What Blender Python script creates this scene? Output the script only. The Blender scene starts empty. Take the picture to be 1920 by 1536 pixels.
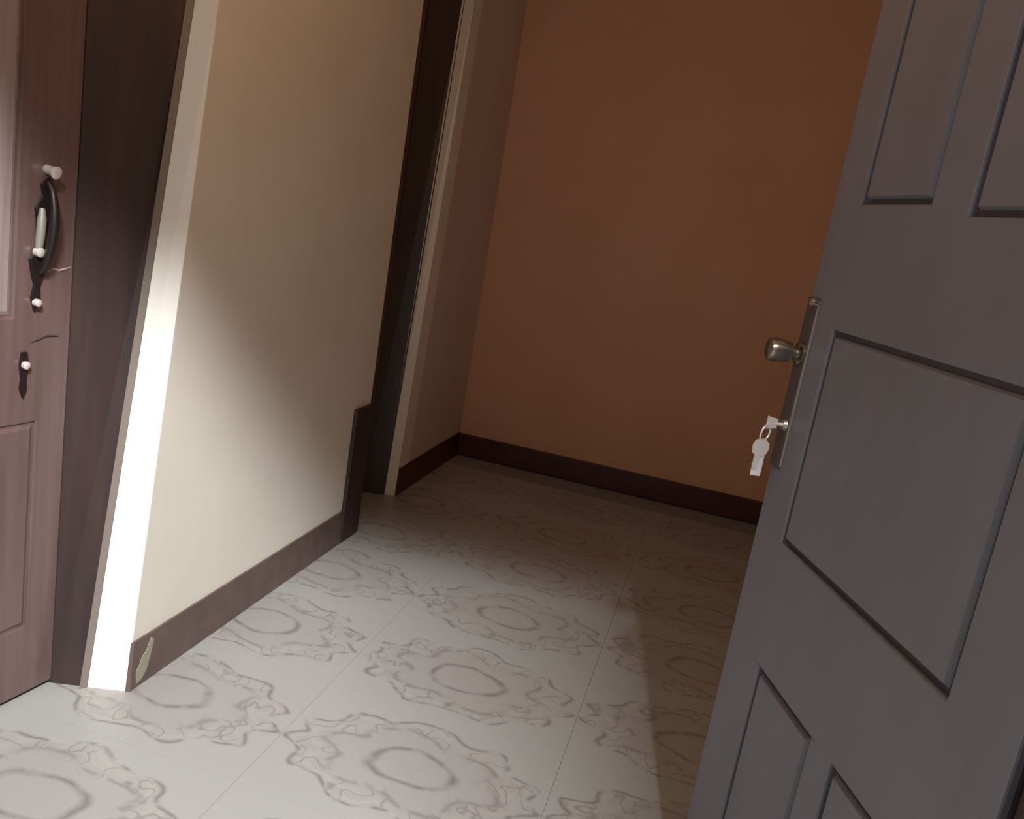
import bpy, bmesh, math, random
from mathutils import Matrix, Vector
random.seed(4)
S = bpy.context.scene
COL = S.collection

# ------------------------------------------------------------------ camera
F_PX, ROLL, PITCH, YAW, CAM_H = 1600.0, math.radians(9.6), math.radians(12.297), math.radians(12.969), 1.2
cam_d = bpy.data.cameras.new('camera')
cam = bpy.data.objects.new('camera', cam_d)
COL.objects.link(cam)
cam_d.sensor_fit = 'HORIZONTAL'
cam_d.sensor_width = 36.0
cam_d.lens = F_PX / 1920.0 * 36.0
cam_d.clip_start = 0.02
R_ = Vector((math.cos(YAW), math.sin(YAW), 0))
F_ = Vector((-math.sin(YAW), math.cos(YAW), 0))
Z_ = Vector((0, 0, 1))
fwd = F_ * math.cos(PITCH) - Z_ * math.sin(PITCH)
dwn = -Z_ * math.cos(PITCH) - F_ * math.sin(PITCH)
ex = R_ * math.cos(ROLL) - dwn * math.sin(ROLL)
ey = R_ * math.sin(ROLL) + dwn * math.cos(ROLL)
m = Matrix((ex, -ey, -fwd)).transposed().to_4x4()
m.translation = Vector((0, 0, CAM_H))
cam.matrix_world = m
S.camera = cam

# ------------------------------------------------------------------ light
vs = S.view_settings
vs.view_transform = 'Standard'; vs.look = 'None'; vs.gamma = 1.0; vs.use_curve_mapping = False
vs.exposure = 0.0
w = bpy.data.worlds.new('sky'); S.world = w; w.use_nodes = True
bg = w.node_tree.nodes['Background']
bg.inputs[0].default_value = (0.88, 0.94, 1.0, 1)
bg.inputs[1].default_value = 0.47
# daylight entering the yard high up behind the camera; the entrance lintel and right jamb cut it off
sd = bpy.data.lights.new('daylight', 'AREA'); sd.shape = 'RECTANGLE'; sd.size = 0.9; sd.size_y = 0.18; sd.energy = 455; sd.color = (1.0, 1.0, 0.985)
sun = bpy.data.objects.new('daylight', sd); COL.objects.link(sun)
sun.location = (1.06, -1.80, 3.94)
sun.rotation_euler = (Vector((-1.0, 1.9, .4)) - Vector(sun.location)).to_track_quat('-Z', 'Y').to_euler()

# ------------------------------------------------------------------ materials
def mat(name, col, rough=0.6, metal=0.0, col2=None, scale=8.0, stretch=(1, 1, 1), bump=0.0, bscale=60.0, spec=0.5, emit=None):
    M = bpy.data.materials.new(name); M.use_nodes = True
    nt = M.node_tree; b = nt.nodes['Principled BSDF']
    b.inputs['Roughness'].default_value = rough
    b.inputs['Metallic'].default_value = metal
    b.inputs['Specular IOR Level'].default_value = spec
    b.inputs['Base Color'].default_value = (*col, 1)
    tc = nt.nodes.new('ShaderNodeTexCoord'); mp = nt.nodes.new('ShaderNodeMapping')
    nt.links.new(tc.outputs['Object'], mp.inputs[0]); mp.inputs['Scale'].default_value = stretch
    n = nt.nodes.new('ShaderNodeTexNoise'); n.inputs['Scale'].default_value = scale; n.inputs['Detail'].default_value = 4
    nt.links.new(mp.outputs[0], n.inputs['Vector'])
    if col2:
        cr = nt.nodes.new('ShaderNodeValToRGB')
        cr.color_ramp.elements[0].color = (*col, 1); cr.color_ramp.elements[0].position = 0.35
        cr.color_ramp.elements[1].color = (*col2, 1); cr.color_ramp.elements[1].position = 0.65
        nt.links.new(n.outputs['Fac'], cr.inputs[0]); nt.links.new(cr.outputs[0], b.inputs['Base Color'])
    if bump:
        n2 = nt.nodes.new('ShaderNodeTexNoise'); n2.inputs['Scale'].default_value = bscale
        nt.links.new(mp.outputs[0], n2.inputs['Vector'])
        bp = nt.nodes.new('ShaderNodeBump'); bp.inputs['Strength'].default_value = bump; bp.inputs['Distance'].default_value = 0.002
        nt.links.new(n2.outputs['Fac'], bp.inputs['Height']); nt.links.new(bp.outputs[0], b.inputs['Normal'])
    if emit:
        b.inputs['Emission Color'].default_value = (*emit[0], 1); b.inputs['Emission Strength'].default_value = emit[1]
    return M

M_wall = mat('cream_wall_paint', (0.76, 0.735, 0.66), 0.7, col2=(0.72, 0.69, 0.61), scale=3, bump=0.08)
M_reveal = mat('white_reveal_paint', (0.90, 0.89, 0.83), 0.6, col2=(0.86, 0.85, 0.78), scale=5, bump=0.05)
M_back = mat('orange_brown_paint', (0.60, 0.35, 0.22), 0.65, col2=(0.57, 0.33, 0.195), scale=2.5, bump=0.05)
M_end = mat('brown_end_paint', (0.62, 0.53, 0.50), 0.65, col2=(0.58, 0.48, 0.44), scale=2.5, bump=0.05)
M_ceil = mat('ceiling_paint', (0.55, 0.48, 0.38), 0.8, bump=0.05)
M_basew = mat('brown_skirting_paint', (0.14, 0.095, 0.085), 0.5, col2=(0.11, 0.078, 0.07), scale=14)
M_chip = mat('bare_plaster_chip', (0.30, 0.29, 0.22), 0.8)
M_based = mat('dark_red_skirting_paint', (0.075, 0.012, 0.008), 0.45, col2=(0.05, 0.008, 0.006), scale=9)
M_frame = mat('dark_stained_frame', (0.052, 0.030, 0.027), 0.5, col2=(0.034, 0.023, 0.022), scale=4, stretch=(6, 6, .6))
M_bead = mat('grey_brown_bead', (0.20, 0.17, 0.15), 0.5)
M_leaf1 = mat('reddish_brown_varnish', (0.165, 0.108, 0.104), 0.28, col2=(0.132, 0.084, 0.080), scale=5, stretch=(9, 9, .5), bump=0.05, spec=0.6)
M_leaf3 = mat('grey_brown_varnish', (0.138, 0.128, 0.152), 0.45, col2=(0.122, 0.117, 0.134), scale=4, stretch=(3, 3, .8), bump=0.04)
M_leaf1_sheen = mat('sheen_varnish', (0.34, 0.285, 0.29), 0.35, col2=(0.26, 0.20, 0.195), scale=5, stretch=(9, 9, .4), spec=0.6)  # paler copy of the left door varnish: its sheen put into the colour
M_groove = mat('dark_groove', (0.06, 0.042, 0.046), 0.6)  # core board colour, darker than the door face
M_bronze = mat('dark_bronze', (0.085, 0.062, 0.062), 0.4, 0.3)
M_knob = mat('dull_steel', (0.36, 0.34, 0.29), 0.25, 1.0)
M_steel = mat('brushed_steel', (0.62, 0.60, 0.55), 0.28, 1.0)
M_nickel = mat('pale_nickel', (0.80, 0.74, 0.72), 0.4, 0.4)
M_iron = mat('black_wrought_iron', (0.03, 0.022, 0.022), 0.4, 0.5)
M_grey = mat('grey_plate_sheen', (0.33, 0.33, 0.29), 0.4, 0.3)
M_mark = mat('pink_scuff', (0.42, 0.32, 0.30), 0.6)
M_dark = mat('dark_scratch', (0.03, 0.022, 0.02), 0.6)
M_grout = mat('grey_grout', (0.27, 0.265, 0.26), 0.8)
M_out = mat('grey_concrete', (0.30, 0.29, 0.28), 0.85, col2=(0.25, 0.25, 0.24), scale=4, bump=0.3)
M_fill_bulb = mat('fill_bulb_glass', (1, .8, .5), 0.4, emit=((1.0, 0.62, 0.28), 6.0))
M_white = mat('white_plastic', (0.75, 0.74, 0.70), 0.4)

def tile_material():
    M = bpy.data.materials.new('patterned_floor_tile'); M.use_nodes = True
    nt = M.node_tree; N = nt.nodes; LK = nt.links; b = N['Principled BSDF']
    tc = N.new('ShaderNodeTexCoord')
    def mth(op, a, c=None, d=None, clamp=False):
        n = N.new('ShaderNodeMath'); n.operation = op; n.use_clamp = clamp
        for i, v in enumerate((a, c, d)):
            if v is None: continue
            if isinstance(v, (int, float)): n.inputs[i].default_value = v
            else: LK.new(v, n.inputs[i])
        return n.outputs[0]
    geo = N.new('ShaderNodeNewGeometry')
    nz = N.new('ShaderNodeTexNoise'); nz.inputs['Scale'].default_value = 9; nz.inputs['Detail'].default_value = 2
    LK.new(geo.outputs['Position'], nz.inputs['Vector'])
    sb = N.new('ShaderNodeVectorMath'); sb.operation = 'SUBTRACT'; LK.new(nz.outputs['Color'], sb.inputs[0]); sb.inputs[1].default_value = (.5, .5, .5)
    sc = N.new('ShaderNodeVectorMath'); sc.operation = 'SCALE'; LK.new(sb.outputs[0], sc.inputs[0]); sc.inputs['Scale'].default_value = 0.045
    ad = N.new('ShaderNodeVectorMath'); LK.new(tc.outputs['Object'], ad.inputs[0]); LK.new(sc.outputs[0], ad.inputs[1])
    sp = N.new('ShaderNodeSeparateXYZ'); LK.new(ad.outputs[0], sp.inputs[0])
    x, y = sp.outputs[0], sp.outputs[1]
    def rad(a, c):
        return mth('SQRT', mth('ADD', mth('POWER', mth('DIVIDE', x, a), 2.0), mth('POWER', mth('DIVIDE', y, c), 2.0)))
    ang = mth('ARCTAN2', mth('DIVIDE', y, .13), mth('DIVIDE', x, .27))
    def ring(r, r0, wd):
        return mth('SUBTRACT', 1.0, mth('DIVIDE', mth('ABSOLUTE', mth('SUBTRACT', r, r0)), wd), clamp=True)
    r1 = rad(.098, .060)
    petals = mth('MULTIPLY', mth('SINE', mth('MULTIPLY', ang, 6.0)), .16)
    scal = mth('MULTIPLY', mth('SINE', mth('MULTIPLY', ang, 11.0)), .07)
    r2 = mth('ADD', rad(.150, .098), petals)
    r3 = mth('ADD', rad(.275, .165), scal)
    # broken up with a noise mask so that the print looks worn
    n2 = N.new('ShaderNodeTexNoise'); n2.inputs['Scale'].default_value = 22; LK.new(geo.outputs['Position'], n2.inputs['Vector'])
    brk = mth('MULTIPLY', mth('SUBTRACT', n2.outputs['Fac'], .40), 7.0, clamp=True)
    inside = mth('MULTIPLY', mth('SUBTRACT', 1.02, r3), 9.0, clamp=True)
    n3 = N.new('ShaderNodeTexNoise'); n3.inputs['Scale'].default_value = 17; n3.inputs['Detail'].default_value = 1; LK.new(geo.outputs['Position'], n3.inputs['Vector'])
    sw = mth('SUBTRACT', 1.0, mth('DIVIDE', mth('ABSOLUTE', mth('SUBTRACT', n3.outputs['Fac'], .5)), .028), clamp=True)
    sw = mth('MULTIPLY', mth('MULTIPLY', sw, inside), mth('MULTIPLY', mth('SUBTRACT', r2, 1.0), 3.0, clamp=True))
    dark = mth('MAXIMUM', mth('MULTIPLY', ring(r1, 1.0, .17), mth('ADD', mth('MULTIPLY', brk, .6), .4)), mth('MULTIPLY', ring(r3, 1.0, .045), brk))
    dark = mth('MAXIMUM', dark, mth('MULTIPLY', ring(r2, 1.25, .10), mth('MULTIPLY', brk, .7)))
    dark = mth('MAXIMUM', dark, mth('MULTIPLY', sw, .7))
    light = mth('MAXIMUM', mth('MULTIPLY', ring(r3, .90, .05), brk), mth('MULTIPLY', ring(r2, 1.5, .10), .6))
    def mix(f, a, c):
        n = N.new('ShaderNodeMix'); n.data_type = 'RGBA'; LK.new(f, n.inputs[0])
        for i, v in ((6, a), (7, c)):
            if isinstance(v, tuple): n.inputs[i].default_value = (*v, 1)
            else: LK.new(v, n.inputs[i])
        return n.outputs[2]
    base = mix(mth('MULTIPLY', inside, .55), (0.370, 0.375, 0.368), (0.345, 0.322, 0.315))
    base = mix(mth('MULTIPLY', light, .6), base, (0.42, 0.415, 0.39))
    base = mix(mth('MULTIPLY', dark, .75), base, (0.16, 0.14, 0.135))
    LK.new(base, b.inputs['Base Color'])
    b.inputs['Roughness'].default_value = .38
    b.inputs['Specular IOR Level'].default_value = .35
    return M
M_tile = tile_material()

# ------------------------------------------------------------------ mesh helpers
def box(bm, x0, x1, y0, y1, z0, z1, bev=0.0):
    vs_ = [bm.verts.new(p) for p in ((x0,y0,z0),(x1,y0,z0),(x1,y1,z0),(x0,y1,z0),(x0,y0,z1),(x1,y0,z1),(x1,y1,z1),(x0,y1,z1))]
    fs = [bm.faces.new([vs_[i] for i in f]) for f in ((0,3,2,1),(4,5,6,7),(0,1,5,4),(1,2,6,5),(2,3,7,6),(3,0,4,7))]
    if bev:
        es = {e for f in fs for e in f.edges}
        bmesh.ops.bevel(bm, geom=list(es), offset=bev, segments=2, affect='EDGES', profile=.6)
    return bm
def prism(bm, bot, top):
    """bot, top: matching lists of 3-D points"""
    a = [bm.verts.new(p) for p in bot]; b = [bm.verts.new(p) for p in top]; n = len(a)
    bm.faces.new(a[::-1]); bm.faces.new(b)
    for i in range(n): bm.faces.new((a[i], a[(i+1) % n], b[(i+1) % n], b[i]))
    return bm
def tube(bm, pts, rads, seg=14, caps=True):
    rings = []
    pts = [Vector(p) for p in pts]
    up = None
    for i, p in enumerate(pts):
        t = (pts[min(i+1, len(pts)-1)] - pts[max(i-1, 0)]).normalized()
        if up is None:
            up = Vector((0, 0, 1)) if abs(t.z) < .9 else Vector((1, 0, 0))
        a = t.cross(up).normalized(); up = a.cross(t).normalized()
        r = rads[i] if isinstance(rads, (list, tuple)) else rads
        rings.append([bm.verts.new(p + (a*math.cos(2*math.pi*k/seg) + up*math.sin(2*math.pi*k/seg))*r) for k in range(seg)])
    for i in range(len(rings)-1):
        for k in range(seg):
            bm.faces.new((rings[i][k], rings[i][(k+1) % seg], rings[i+1][(k+1) % seg], rings[i+1][k]))
    if caps:
        bm.faces.new(rings[0][::-1]); bm.faces.new(rings[-1])
    return bm
def torus(bm, c, axis, R, r, seg=28, rs=8):
    axis = Vector(axis).normalized(); a = axis.orthogonal().normalized(); b = axis.cross(a); c = Vector(c)
    g = []
    for i in range(seg):
        d = a*math.cos(2*math.pi*i/seg) + b*math.sin(2*math.pi*i/seg)
        g.append([bm.verts.new(c + d*(R + r*math.cos(2*math.pi*k/rs)) + axis*r*math.sin(2*math.pi*k/rs)) for k in range(rs)])
    for i in range(seg):
        for k in range(rs):
            bm.faces.new((g[i][k], g[(i+1) % seg][k], g[(i+1) % seg][(k+1) % rs], g[i][(k+1) % rs]))
    return bm
def obj(name, bm, material, parent=None, smooth=False):
    bmesh.ops.recalc_face_normals(bm, faces=bm.faces)
    me = bpy.data.meshes.new(name); bm.to_mesh(me); bm.free()
    me.materials.append(material)
    if smooth:
        for p in me.polygons: p.use_smooth = True
        try: me.set_sharp_from_angle(angle=math.radians(40))
        except Exception: pass
    o = bpy.data.objects.new(name, me); COL.objects.link(o)
    if parent: o.parent = parent
    return o
NB = bmesh.new
def struct(o, label, cat):
    o['kind'] = 'structure'; o['label'] = label; o['category'] = cat
    return o
def empty(name, loc, rz=0.0):
    o = bpy.data.objects.new(name, None); COL.objects.link(o)
    o.empty_display_size = .1
    o.location = loc; o.rotation_euler = (0, 0, rz)
    return o

# ------------------------------------------------------------------ floor
XW, XR, YB, ZC = -1.154, 0.42, 4.08, 2.50      # corridor: left wall, right wall, back wall, ceiling
DTOP = 2.06
fl = obj('floor', box(NB(), -1.54, 1.70, 0.20, 4.20, -0.12, -0.006), M_grout)
struct(fl, 'pale grey tiled floor with printed oval medallions and scrolls', 'floor')
TX, TY, J = 0.61, 0.415, 0.00035
tile_mesh = None
xs = [-1.07 + TX*k for k in range(0, 5)]
ys = [1.602 + TY*k for k in range(-4, 6)]
def tile_obj(cx, cy, x0, x1, y0, y1):
    """full tiles share one mesh; a tile cut by a wall gets its own"""
    global tile_mesh
    hx, hy = TX/2 - J, TY/2 - J
    a0, a1, b0, b1 = max(cx-hx, x0), min(cx+hx, x1), max(cy-hy, y0), min(cy+hy, y1)
    if a1 - a0 < .02 or b1 - b0 < .02: return
    full = (a1-a0 > 2*hx - 1e-4) and (b1-b0 > 2*hy - 1e-4)
    if full and tile_mesh:
        o = bpy.data.objects.new('tile', tile_mesh); COL.objects.link(o); o.parent = fl
    else:
        o = obj('tile', box(NB(), a0-cx, a1-cx, b0-cy, b1-cy, -0.008, 0.0, 0.0003), M_tile, fl)
        if full: tile_mesh = o.data
    o.location = (cx, cy, 0)
for cx in xs:
    for cy in ys:
        tile_obj(cx, cy, -1.36, 1.66, 0.22, 4.10)

# outside threshold, seen only from elsewhere
pv = obj('pavement', box(NB(), -4, 4, -5, 0.20, -0.12, -0.02), M_out)
struct(pv, 'plain grey concrete ground outside the entrance', 'pavement')

# ------------------------------------------------------------------ left wall (thick, two doorways)
XV = -1.54                                     # far face of the wall body
bm = NB()
box(bm, XV, XW, 0.20, 0.70, 0, ZC)                                  # before the first door
# between the doors: its near end leans as in the photo
prism(bm, [(-1.235, 1.523, 0), (XW, 1.551, 0), (XW, 2.775, 0), (-1.235, 2.775, 0)],
          [(-1.204, 1.672, 1.50), (XW, 1.680, 1.50), (XW, 2.775, 1.50), (-1.204, 2.775, 1.50)])
prism(bm, [(-1.204, 1.672, 1.50), (XW, 1.680, 1.50), (XW, 2.775, 1.50), (-1.204, 2.775, 1.50)],
          [(-1.192, 1.725, DTOP), (XW, 1.730, DTOP), (XW, 2.775, DTOP), (-1.192, 2.775, DTOP)])
box(bm, XV, -1.238, 1.80, 2.70, 0, DTOP)
box(bm, XV, XW, 0.20, 2.775, DTOP, ZC)
box(bm, XV, -1.17, 2.775, 3.36, DTOP, ZC)
wl = struct(obj('wall_left', bm, M_wall), 'cream wall between the two left doorways, sunlit below and shaded above', 'wall')
# bright end face, its own paint
bm = NB()
e = 0.0015
prism(bm, [(-1.235, 1.523-e, 0), (XW+.0005, 1.551-e, 0), (XW+.0005, 1.553, 0), (-1.235, 1.525, 0)],
          [(-1.204, 1.672-e, 1.50), (XW+.0005, 1.680-e, 1.50), (XW+.0005, 1.682, 1.50), (-1.204, 1.674, 1.50)])
prism(bm, [(-1.204, 1.672-e, 1.50), (XW+.0005, 1.680-e, 1.50), (XW+.0005, 1.682, 1.50), (-1.204, 1.674, 1.50)],
          [(-1.192, 1.725-e, DTOP), (XW+.0005, 1.730-e, DTOP), (XW+.0005, 1.732, DTOP), (-1.192, 1.727, DTOP)])
o = obj('reveal', bm, M_reveal, wl); o['label'] = 'bright white end face of the wall'

XW2 = -1.19
bm = NB()
prism(bm, [(-1.232, 3.226, 0), (XW2, 3.245, 0), (XW2, YB, 0), (XV, YB, 0), (XV, 3.30, 0), (-1.24, 3.30, 0)],
          [(-1.215, 3.30, DTOP), (XW2, 3.36, DTOP), (XW2, YB, DTOP), (XV, YB, DTOP), (XV, 3.36, DTOP), (-1.225, 3.36, DTOP)])
box(bm, XV, XW2, 3.36, YB, DTOP, ZC)
wle = struct(obj('wall_left_end', bm, M_end), 'short brown wall piece between the far left doorway and the back wall', 'wall')

bm = NB()
prism(bm, [(-1.2325, 3.2245, 0), (XW2+.001, 3.2435, 0), (XW2+.001, 3.36, 0), (-1.2325, 3.36, 0)],
          [(-1.2155, 3.2985, DTOP), (XW2+.001, 3.3585, DTOP), (XW2+.001, 3.46, DTOP), (-1.2155, 3.46, DTOP)])
o = obj('reveal', bm, M_wall, wle); o['label'] = 'pale plaster edge beside the dark frame'
# skirtings
bm = NB()
prism(bm, [(XW, 1.548, 0), (XW+.010, 1.552, 0), (XW+.010, 2.640, 0), (XW, 2.640, 0)],
          [(XW, 1.556, .120), (XW+.006, 1.560, .120), (XW+.006, 2.640, .120), (XW, 2.640, .120)])
bl = struct(obj('baseboard_left', bm, M_basew), 'brown skirting along the sunlit left wall, paint chipped at its near end', 'skirting')
bm = NB()
X = XW + .0115
pts = [(1.572, .010), (1.590, .014), (1.606, .030), (1.618, .060), (1.630, .100), (1.620, .108), (1.604, .082), (1.590, .072), (1.578, .050), (1.570, .045)]
a = [bm.verts.new((X - .004*z/.12, y, z)) for y, z in pts]; b_ = [bm.verts.new((X - .012, y, z)) for y, z in pts]
bm.faces.new(a); bm.faces.new(b_[::-1])
for i in range(len(pts)): bm.faces.new((a[i], b_[i], b_[(i+1) % len(pts)], a[(i+1) % len(pts)]))
o = obj('paint_chip', bm, M_chip, bl); o['label'] = 'pale bare patch where paint has flaked'
bm = NB()
prism(bm, [(XW2, 3.25, 0), (XW2+.010, 3.255, 0), (XW2+.010, YB-.012, 0), (XW2, YB-.012, 0)],
          [(XW2, 3.255, .118), (XW2+.006, 3.26, .118), (XW2+.006, YB-.012, .118), (XW2, YB-.012, .118)])
struct(obj('baseboard_left_end', bm, M_based), 'dark skirting under the short wall piece beside the back wall', 'skirting')
bm = box(NB(), XW2, XR, YB-.014, YB, 0, .112, .003)
struct(obj('baseboard_back', bm, M_based), 'dark red skirting along the orange brown back wall', 'skirting')
bm = box(NB(), XW-.02, XW+.013, 2.642, 2.780, 0, .488, .003)
struct(obj('trim_plinth', bm, M_frame), 'short dark wooden plinth block at the far end of the sunlit wall', 'trim')

# back, right, front walls, ceiling
struct(obj('wall_back', box(NB(), XV, 1.70, YB, YB+.12, 0, ZC), M_back), 'plain orange brown wall at the end of the corridor', 'wall')
bm = NB()
box(bm, XR, XR+.12, 0.20, 0.82, 0, ZC)
box(bm, XR, XR+.12, 1.62, YB, 0, ZC)
box(bm, XR, XR+.12, 0.82, 1.62, DTOP, ZC)
struct(obj('wall_right', bm, M_back), 'right corridor wall mostly hidden behind the open door', 'wall')
bm = NB()
box(bm, 1.60, 1.70, 0.20, YB, 0, ZC); box(bm, XR+.12, 1.60, 0.20, 0.30, 0, ZC)
struct(obj('wall_side_room', bm, M_back), 'wall of the room behind the open right door', 'wall')
bm = NB()
box(bm, -4, XW, 0.05, 0.20, -.02, 3.0); box(bm, .39, 4, 0.05, 0.20, -.02, 3.0); box(bm, XW, .39, 0.05, 0.20, 2.29, 3.0)
struct(obj('wall_front', bm, M_wall), 'entrance wall with the open doorway daylight comes through', 'wall')
struct(obj('ceiling', box(NB(), XV, 1.70, 0.20, YB+.12, ZC, ZC+.12), M_ceil), 'plain corridor ceiling', 'ceiling')
struct(obj('wall_left_room', box(NB(), XV-.1, XV, 0.20, YB+.12, 0, ZC), M_wall), 'blind wall closing the space behind the two left doors', 'wall')

# door frames
bm = NB()
A0 = [(XV, 1.470, 0), (-1.312, 1.497, 0), (-1.2355, 1.5225, 0), (-1.2355, 1.62, 0), (XV, 1.62, 0)]
A1 = [(XV, 1.470, 1.5), (-1.312, 1.499, 1.5), (-1.2045, 1.671, 1.5), (-1.2045, 1.79, 1.5), (XV, 1.79, 1.5)]
A2 = [(XV, 1.470, DTOP), (-1.312, 1.50, DTOP), (-1.1925, 1.724, DTOP), (-1.1925, 1.80, DTOP), (XV, 1.80, DTOP)]
prism(bm, A0, A1); prism(bm, A1, A2)
tf = struct(obj('trim_1', bm, M_frame), 'dark wooden door frame beside the bright white wall end', 'door frame')
bm = NB()
def bd(x, y, z): return [(x-.0085, y-.016, z), (x, y-.005, z), (x, y+.001, z), (x-.0085, y-.006, z)]
prism(bm, bd(-1.2355, 1.5225, 0), bd(-1.2045, 1.671, 1.5)); prism(bm, bd(-1.2045, 1.671, 1.5), bd(-1.1925, 1.724, DTOP))
o = obj('bead', bm, M_bead, tf); o['label'] = 'thin grey edge strip against the white plaster'
obj('head', box(NB(), XV, -1.24, 0.70, 1.56, DTOP-.03, DTOP), M_frame, tf)
obj('near_post', box(NB(), XV, -1.24, 0.70, 0.735, 0, DTOP-.03), M_frame, tf)
bm = NB()
prism(bm, [(XV, 3.18, 0), (-1.315, 3.195, 0), (-1.226, 3.225, 0), (-1.24, 3.30, 0), (XV, 3.30, 0)],
          [(XV, 3.20, DTOP), (-1.310, 3.21, DTOP), (-1.208, 3.31, DTOP), (-1.24, 3.36, DTOP), (XV, 3.36, DTOP)])
tf2 = struct(obj('trim_2', bm, M_frame), 'nearly black wooden door frame of the far left doorway', 'door frame')
obj('head', box(NB(), XV, -1.24, 2.775, 3.21, DTOP-.03, DTOP), M_frame, tf2)
bm = NB()
box(bm, XR-.046, XR+.125, 0.78, 0.866, 0, DTOP-.03); box(bm, XR-.012, XR+.125, 1.595, 1.64, 0, DTOP-.03); box(bm, XR-.012, XR+.125, 0.80, 1.64, DTOP-.03, DTOP+.02)
struct(obj('trim_3', bm, M_frame), 'dark wooden frame around the right doorway behind the open door', 'door frame')

# ------------------------------------------------------------------ doors
def chamfer_panel(x0, x1, z0, z1, y0, y1, c):
    """raised panel: wide sloping border rising from y0 to y1"""
    bm = NB()
    prism(bm, [(x0, y0-.004, z0), (x1, y0-.004, z0), (x1, y0-.004, z1), (x0, y0-.004, z1)],
              [(x0, y0, z0), (x1, y0, z0), (x1, y0, z1), (x0, y0, z1)])
    prism(bm, [(x0, y0, z0), (x1, y0, z0), (x1, y0, z1), (x0, y0, z1)],
              [(x0+c, y1, z0+c), (x1-c, y1, z0+c), (x1-c, y1, z1-c), (x0+c, y1, z1-c)])
    bmesh.ops.remove_doubles(bm, verts=bm.verts, dist=1e-6)
    return bm
def make_leaf(root, W, Hh, th, openings, M, groove=.010, depth=.010, chamf=.02, lift=.0, core=None, panel_mats=None):
    """core board plus stiles and rails leaving the panel openings; local x across, y out (face y=0), z up"""
    obj('leaf_core', box(NB(), 0.001, W-.001, -th, -depth, .012, Hh-.002), core or M_groove, root)
    xs_ = sorted({0, W} | {v for o in openings for v in o[:2]})
    zs_ = sorted({.010, Hh} | {v for o in openings for v in o[2:4]})
    bm = NB()
    grid = {}
    def solid(i, k):
        if not (0 <= i < len(xs_)-1 and 0 <= k < len(zs_)-1): return False
        cx, cz = (xs_[i]+xs_[i+1])/2, (zs_[k]+zs_[k+1])/2
        return not any(o[0] < cx < o[1] and o[2] < cz < o[3] for o in openings)
    def v(i, k, y):
        key = (i, k, y)
        if key not in grid: grid[key] = bm.verts.new((xs_[i], y, zs_[k]))
        return grid[key]
    for i in range(len(xs_)-1):
        for k in range(len(zs_)-1):
            if not solid(i, k): continue
            for y in (0, -depth-.001): bm.faces.new((v(i,k,y), v(i+1,k,y), v(i+1,k+1,y), v(i,k+1,y)))
            for (di, dk, p, q) in ((-1,0,(i,k),(i,k+1)), (1,0,(i+1,k),(i+1,k+1)), (0,-1,(i,k),(i+1,k)), (0,1,(i,k+1),(i+1,k+1))):
                if not solid(i+di, k+dk):
                    bm.faces.new((v(*p,0), v(*q,0), v(*q,-depth-.001), v(*p,-depth-.001)))
    bmesh.ops.recalc_face_normals(bm, faces=bm.faces)
    es = [e_ for e_ in bm.edges if all(abs(v_.co.y) < 1e-6 for v_ in e_.verts) and len(e_.link_faces) == 2 and e_.calc_face_angle(0) > .5]
    bmesh.ops.bevel(bm, geom=es, offset=.0035, segments=2, affect='EDGES', profile=.5)
    obj('stiles_and_rails', bm, M, root)
    for i, o in enumerate(openings):
        obj('panel', chamfer_panel(o[0]+groove, o[1]-groove, o[2]+groove, o[3]-groove, -depth*.75, lift, chamf), (panel_mats or {}).get(i, M), root)

# right door, swung into the corridor
W3 = 0.674
E3 = Vector((.082*1.5, 1.5, 0)); t3 = Vector((.364, -.966, 0)).normalized()
h3 = E3 + t3*W3
d3 = struct(empty('door_3', h3, math.atan2(.966, -.364)), 'dark grey brown panelled door swung open at the right of the corridor', 'door')
s = lambda v: W3 - v
make_leaf(d3, W3, 2.04, .040, [
    (s(.275), s(.090), 1.310, 1.93), (s(.575), s(.362), 1.295, 1.93),
    (s(.560), s(.100), .765, 1.118),
    (s(.325), s(.128), .150, .556), (s(.590), s(.388), .150, .558)], M_leaf3, groove=.0085, chamf=.004, lift=-.0005)
# long lock plate, knob, top screw
bm = box(NB(), s(.036), s(-.0005), -.002, .004, .870, 1.160, .002)
obj('lock_plate', bm, M_bronze, d3)
bm = tube(NB(), [(s(.038), .0015, .875), (s(.038), .0015, 1.155)], .0022, 8)
o = obj('plate_edge', bm, M_bead, d3)
bm = NB()
tube(bm, [(s(.020), .004, 1.152), (s(.020), .008, 1.152), (s(.020), .010, 1.152)], [.0065, .006, .002], 16)
tube(bm, [(s(.022), .008, 1.151), (s(.046), .006, 1.150)], [.003, .0015], 10)
o = obj('screw', bm, M_steel, d3, True); o['label'] = 'shiny screw at the top of the lock plate'
bm = NB()
kz = 1.066
tube(bm, [(s(.020), .004, kz), (s(.020), .010, kz), (s(.020), .012, kz)], [.019, .019, .012], 24)
tube(bm, [(s(.020), .010, kz), (s(.020), .028, kz)], .008, 16)
tube(bm, [(s(.020), .022, kz), (s(.020), .026, kz), (s(.020), .052, kz+.001), (s(.020), .060, kz+.001), (s(.020), .062, kz+.001)], [.010, .017, .020, .017, .011], 24)
o = obj('door_knob', bm, M_knob, d3, True); o['label'] = 'polished steel knob seen from the side'
bm = tube(NB(), [(s(.024), .003, .945), (s(.024), .010, .945)], [.011, .009], 18)
obj('lock_cylinder', bm, M_steel, d3, True)
for hz in (.25, 1.02, 1.80):
    bm = tube(NB(), [(-.004, -.006, hz-.04), (-.004, -.006, hz+.04)], .007, 10)
    obj('hinge', bm, M_bronze, d3, True)

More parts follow.
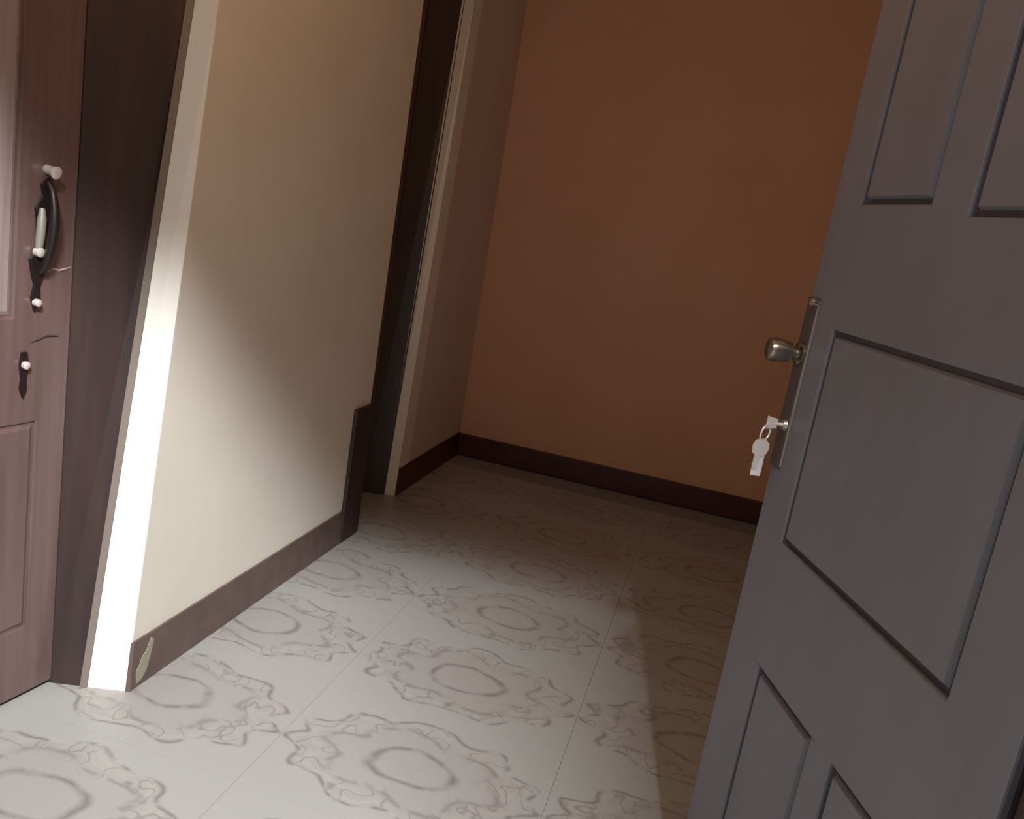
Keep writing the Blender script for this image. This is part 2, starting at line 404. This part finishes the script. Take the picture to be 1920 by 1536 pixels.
# key and its bunch, hanging from the lock of the right door (own thing)
kr = empty('key_bunch', h3 + Vector((0, 0, 0)), math.atan2(.966, -.364))
kr['label'] = 'bunch of pale keys hanging from the lock of the right door'; kr['category'] = 'keys'
KX = s(.024)
bm = NB()
tube(bm, [(KX, .008, .945), (KX, .022, .945)], .003, 8)
prism(bm, [(KX-.0012, .018, .937), (KX+.0012, .018, .937), (KX+.0012, .036, .934), (KX-.0012, .036, .934)],
          [(KX-.0012, .018, .953), (KX+.0012, .018, .953), (KX+.0012, .036, .956), (KX-.0012, .036, .956)])
obj('key', bm, M_nickel, kr)
obj('split_ring', torus(NB(), (KX, .034, .927), (0.75, .6, .1), .015, .0017), M_nickel, kr, True)
def hang_key(ang, off, ln, z0, bow):
    bm = NB()
    dx, dz = math.sin(ang), -math.cos(ang)
    O = Vector((KX+off, .037, z0))
    A = Vector((0, dx, dz)); B = Vector((0, -dz, dx))
    def q(a_, b_): return O + A*a_ + B*b_
    out = [(0, -bow*.5), (.004, -bow*.85), (bow*.9, -bow), (bow*1.7, -bow*.8), (bow*2.0, -.004), (ln, -.004), (ln+.004, 0), (ln, .003),
           (ln-.006, .006), (ln-.010, .003), (ln-.016, .006), (bow*2.0, .004), (bow*1.7, bow*.8), (bow*.9, bow), (.004, bow*.85), (0, bow*.5)]
    prism(bm, [q(*p) - Vector((.0012, 0, 0)) for p in out], [q(*p) + Vector((.0012, 0, 0)) for p in out])
    return bm
obj('key', hang_key(.10, -.004, .050, .915, .0145), M_nickel, kr)
obj('key', hang_key(-.12, .003, .054, .915, .013), M_nickel, kr)
bm = box(NB(), KX-.003, KX+.003, .027, .044, .851, .890, .002)
o = obj('tag', bm, M_white, kr); o['label'] = 'small whitish tag at the bottom of the bunch'

# left door, closed in its frame
XL = -1.312
d1 = struct(empty('door_1', (XL, 1.497, 0), -math.pi/2 - math.radians(6.5)), 'reddish brown varnished door standing just ajar with a black iron handle, nearest on the left', 'door')
make_leaf(d1, .76, 2.03, .040, [(.136, .66, .86, 1.92), (.074, .66, .175, .64)], M_leaf1, groove=.006, depth=.004, chamf=.008, lift=.001, core=M_leaf1, panel_mats={0: M_leaf1_sheen})
# pull handle: local x = 1.497 - world y
hx = lambda z: .075 + (1.14 - z)*.062
bm = NB()
tube(bm, [(hx(1.145), 0, 1.150), (hx(1.145), .016, 1.148), (hx(1.145), .026, 1.146), (hx(1.145), .029, 1.146)], [.009, .009, .0125, .005], 20)
o = obj('top_boss', bm, M_nickel, d1, True); o['label'] = 'pale shiny cap at the handle top'
bm = NB()
pl = [(-.004, 1.135), (.012, 1.120), (.006, 1.100), (.020, 1.075), (.014, 1.050), (.008, 1.000), (.022, .975), (.014, .945), (.006, .925), (.010, .900), (.000, .872),
      (-.010, .900), (-.006, .925), (-.014, .945), (-.022, .975), (-.008, 1.000), (-.014, 1.050), (-.020, 1.075), (-.006, 1.100), (-.012, 1.120)]
prism(bm, [(hx(z)+a_, -.001, z) for a_, z in pl], [(hx(z)+a_*.9, .006, z) for a_, z in pl])
obj('back_plate', bm, M_iron, d1)
bm = NB()
P = []
for i in range(13):
    u_ = i/12; z = 1.125 - .175*u_
    P.append((hx(z) - .002, .006 + .026*math.sin(math.pi*u_)**.6, z))
tube(bm, P, [.006 + .003*math.sin(math.pi*i/12) for i in range(13)], 12)
obj('grip', bm, M_iron, d1, True)
bm = NB()
tube(bm, [(hx(1.07)+.008, .008, 1.075), (hx(1.05)+.008, .010, 1.055), (hx(1.02)+.008, .010, 1.02), (hx(1.00)+.008, .009, .998)], [.005, .0085, .0085, .007], 12)  # grey piece standing in for light reflecting off the plate
o = obj('plate_sheen', bm, M_grey, d1, True); o['label'] = 'pale sheen of the iron back plate, shaped as a boss'
bm = tube(NB(), [(hx(.993)+.008, .004, .990), (hx(.993)+.008, .016, .990), (hx(.993)+.008, .019, .990)], [.0095, .0095, .004], 14)
o = obj('stud', bm, M_nickel, d1, True); o['label'] = 'pale shiny stud on the back plate'
bm = tube(NB(), [(hx(.888), .004, .890), (hx(.888), .014, .890), (hx(.888), .017, .890)], [.0075, .0075, .003], 14)
o = obj('foot_rivet', bm, M_nickel, d1, True); o['label'] = 'small pale rivet at the foot of the handle'
bm = NB()
pl = [(-.006, .790), (.006, .790), (.010, .765), (.006, .735), (.008, .715), (0, .695), (-.008, .715), (-.006, .735), (-.010, .765)]
prism(bm, [(.109+a_, -.001, z) for a_, z in pl], [(.109+a_*.9, .005, z) for a_, z in pl])
obj('keyhole_plate', bm, M_iron, d1)
bm = tube(NB(), [(.109, .004, .764), (.109, .012, .764), (.109, .015, .764)], [.008, .008, .004], 14)
o = obj('keyhole_boss', bm, M_nickel, d1, True); o['label'] = 'pale boss above the keyhole'
bm = NB()
pts = [(.008, .960), (.022, .956), (.036, .953), (.050, .957), (.062, .950)]
tube(bm, [(x_, .0004, z_) for x_, z_ in pts], [.001, .0022, .0026, .002, .001], 6)
o = obj('scuff', bm, M_mark, d1); o['label'] = 'pinkish scuff mark beside the handle'
bm = tube(NB(), [(.030, .0003, .817), (.055, .0003, .819), (.078, .0003, .812), (.092, .0003, .808)], [.0014, .002, .0018, .0008], 6)
o = obj('scratch', bm, M_dark, d1); o['label'] = 'short dark scratch below the handle'

# far left door, almost hidden in its recess
d2 = struct(empty('door_2', (XL, 3.196, 0), -math.pi/2), 'brown door deep in the far left doorway, only a sliver visible', 'door')
make_leaf(d2, .42, 2.03, .040, [(.08, .34, .95, 1.92), (.08, .34, .20, .80)], M_leaf1)

# ------------------------------------------------------------------ added fill lamp, warms the shaded walls (outside the frame)
lp = empty('fill_lamp', (-.35, 1.15, ZC))
lp['label'] = 'added warm fill bulb at the corridor ceiling, out of view'; lp['category'] = 'fill lamp'
obj('fill_lamp_rose', tube(NB(), [(0, 0, 0), (0, 0, -.02), (0, 0, -.03)], [.045, .045, .02], 20), M_white, lp, True)
obj('fill_lamp_socket', tube(NB(), [(0, 0, -.03), (0, 0, -.08)], [.018, .02], 16), M_white, lp, True)
bm = NB(); tube(bm, [(0, 0, -.08), (0, 0, -.10), (0, 0, -.13), (0, 0, -.155), (0, 0, -.165)], [.014, .022, .030, .022, .006], 16)
obj('fill_bulb', bm, M_fill_bulb, lp, True)
ld = bpy.data.lights.new('fill_light', 'POINT'); ld.energy = 9.5; ld.color = (1.0, 0.52, 0.19); ld.shadow_soft_size = .05
lo = bpy.data.objects.new('fill_light', ld); COL.objects.link(lo); lo.location = (-.35, 1.15, ZC-.24)
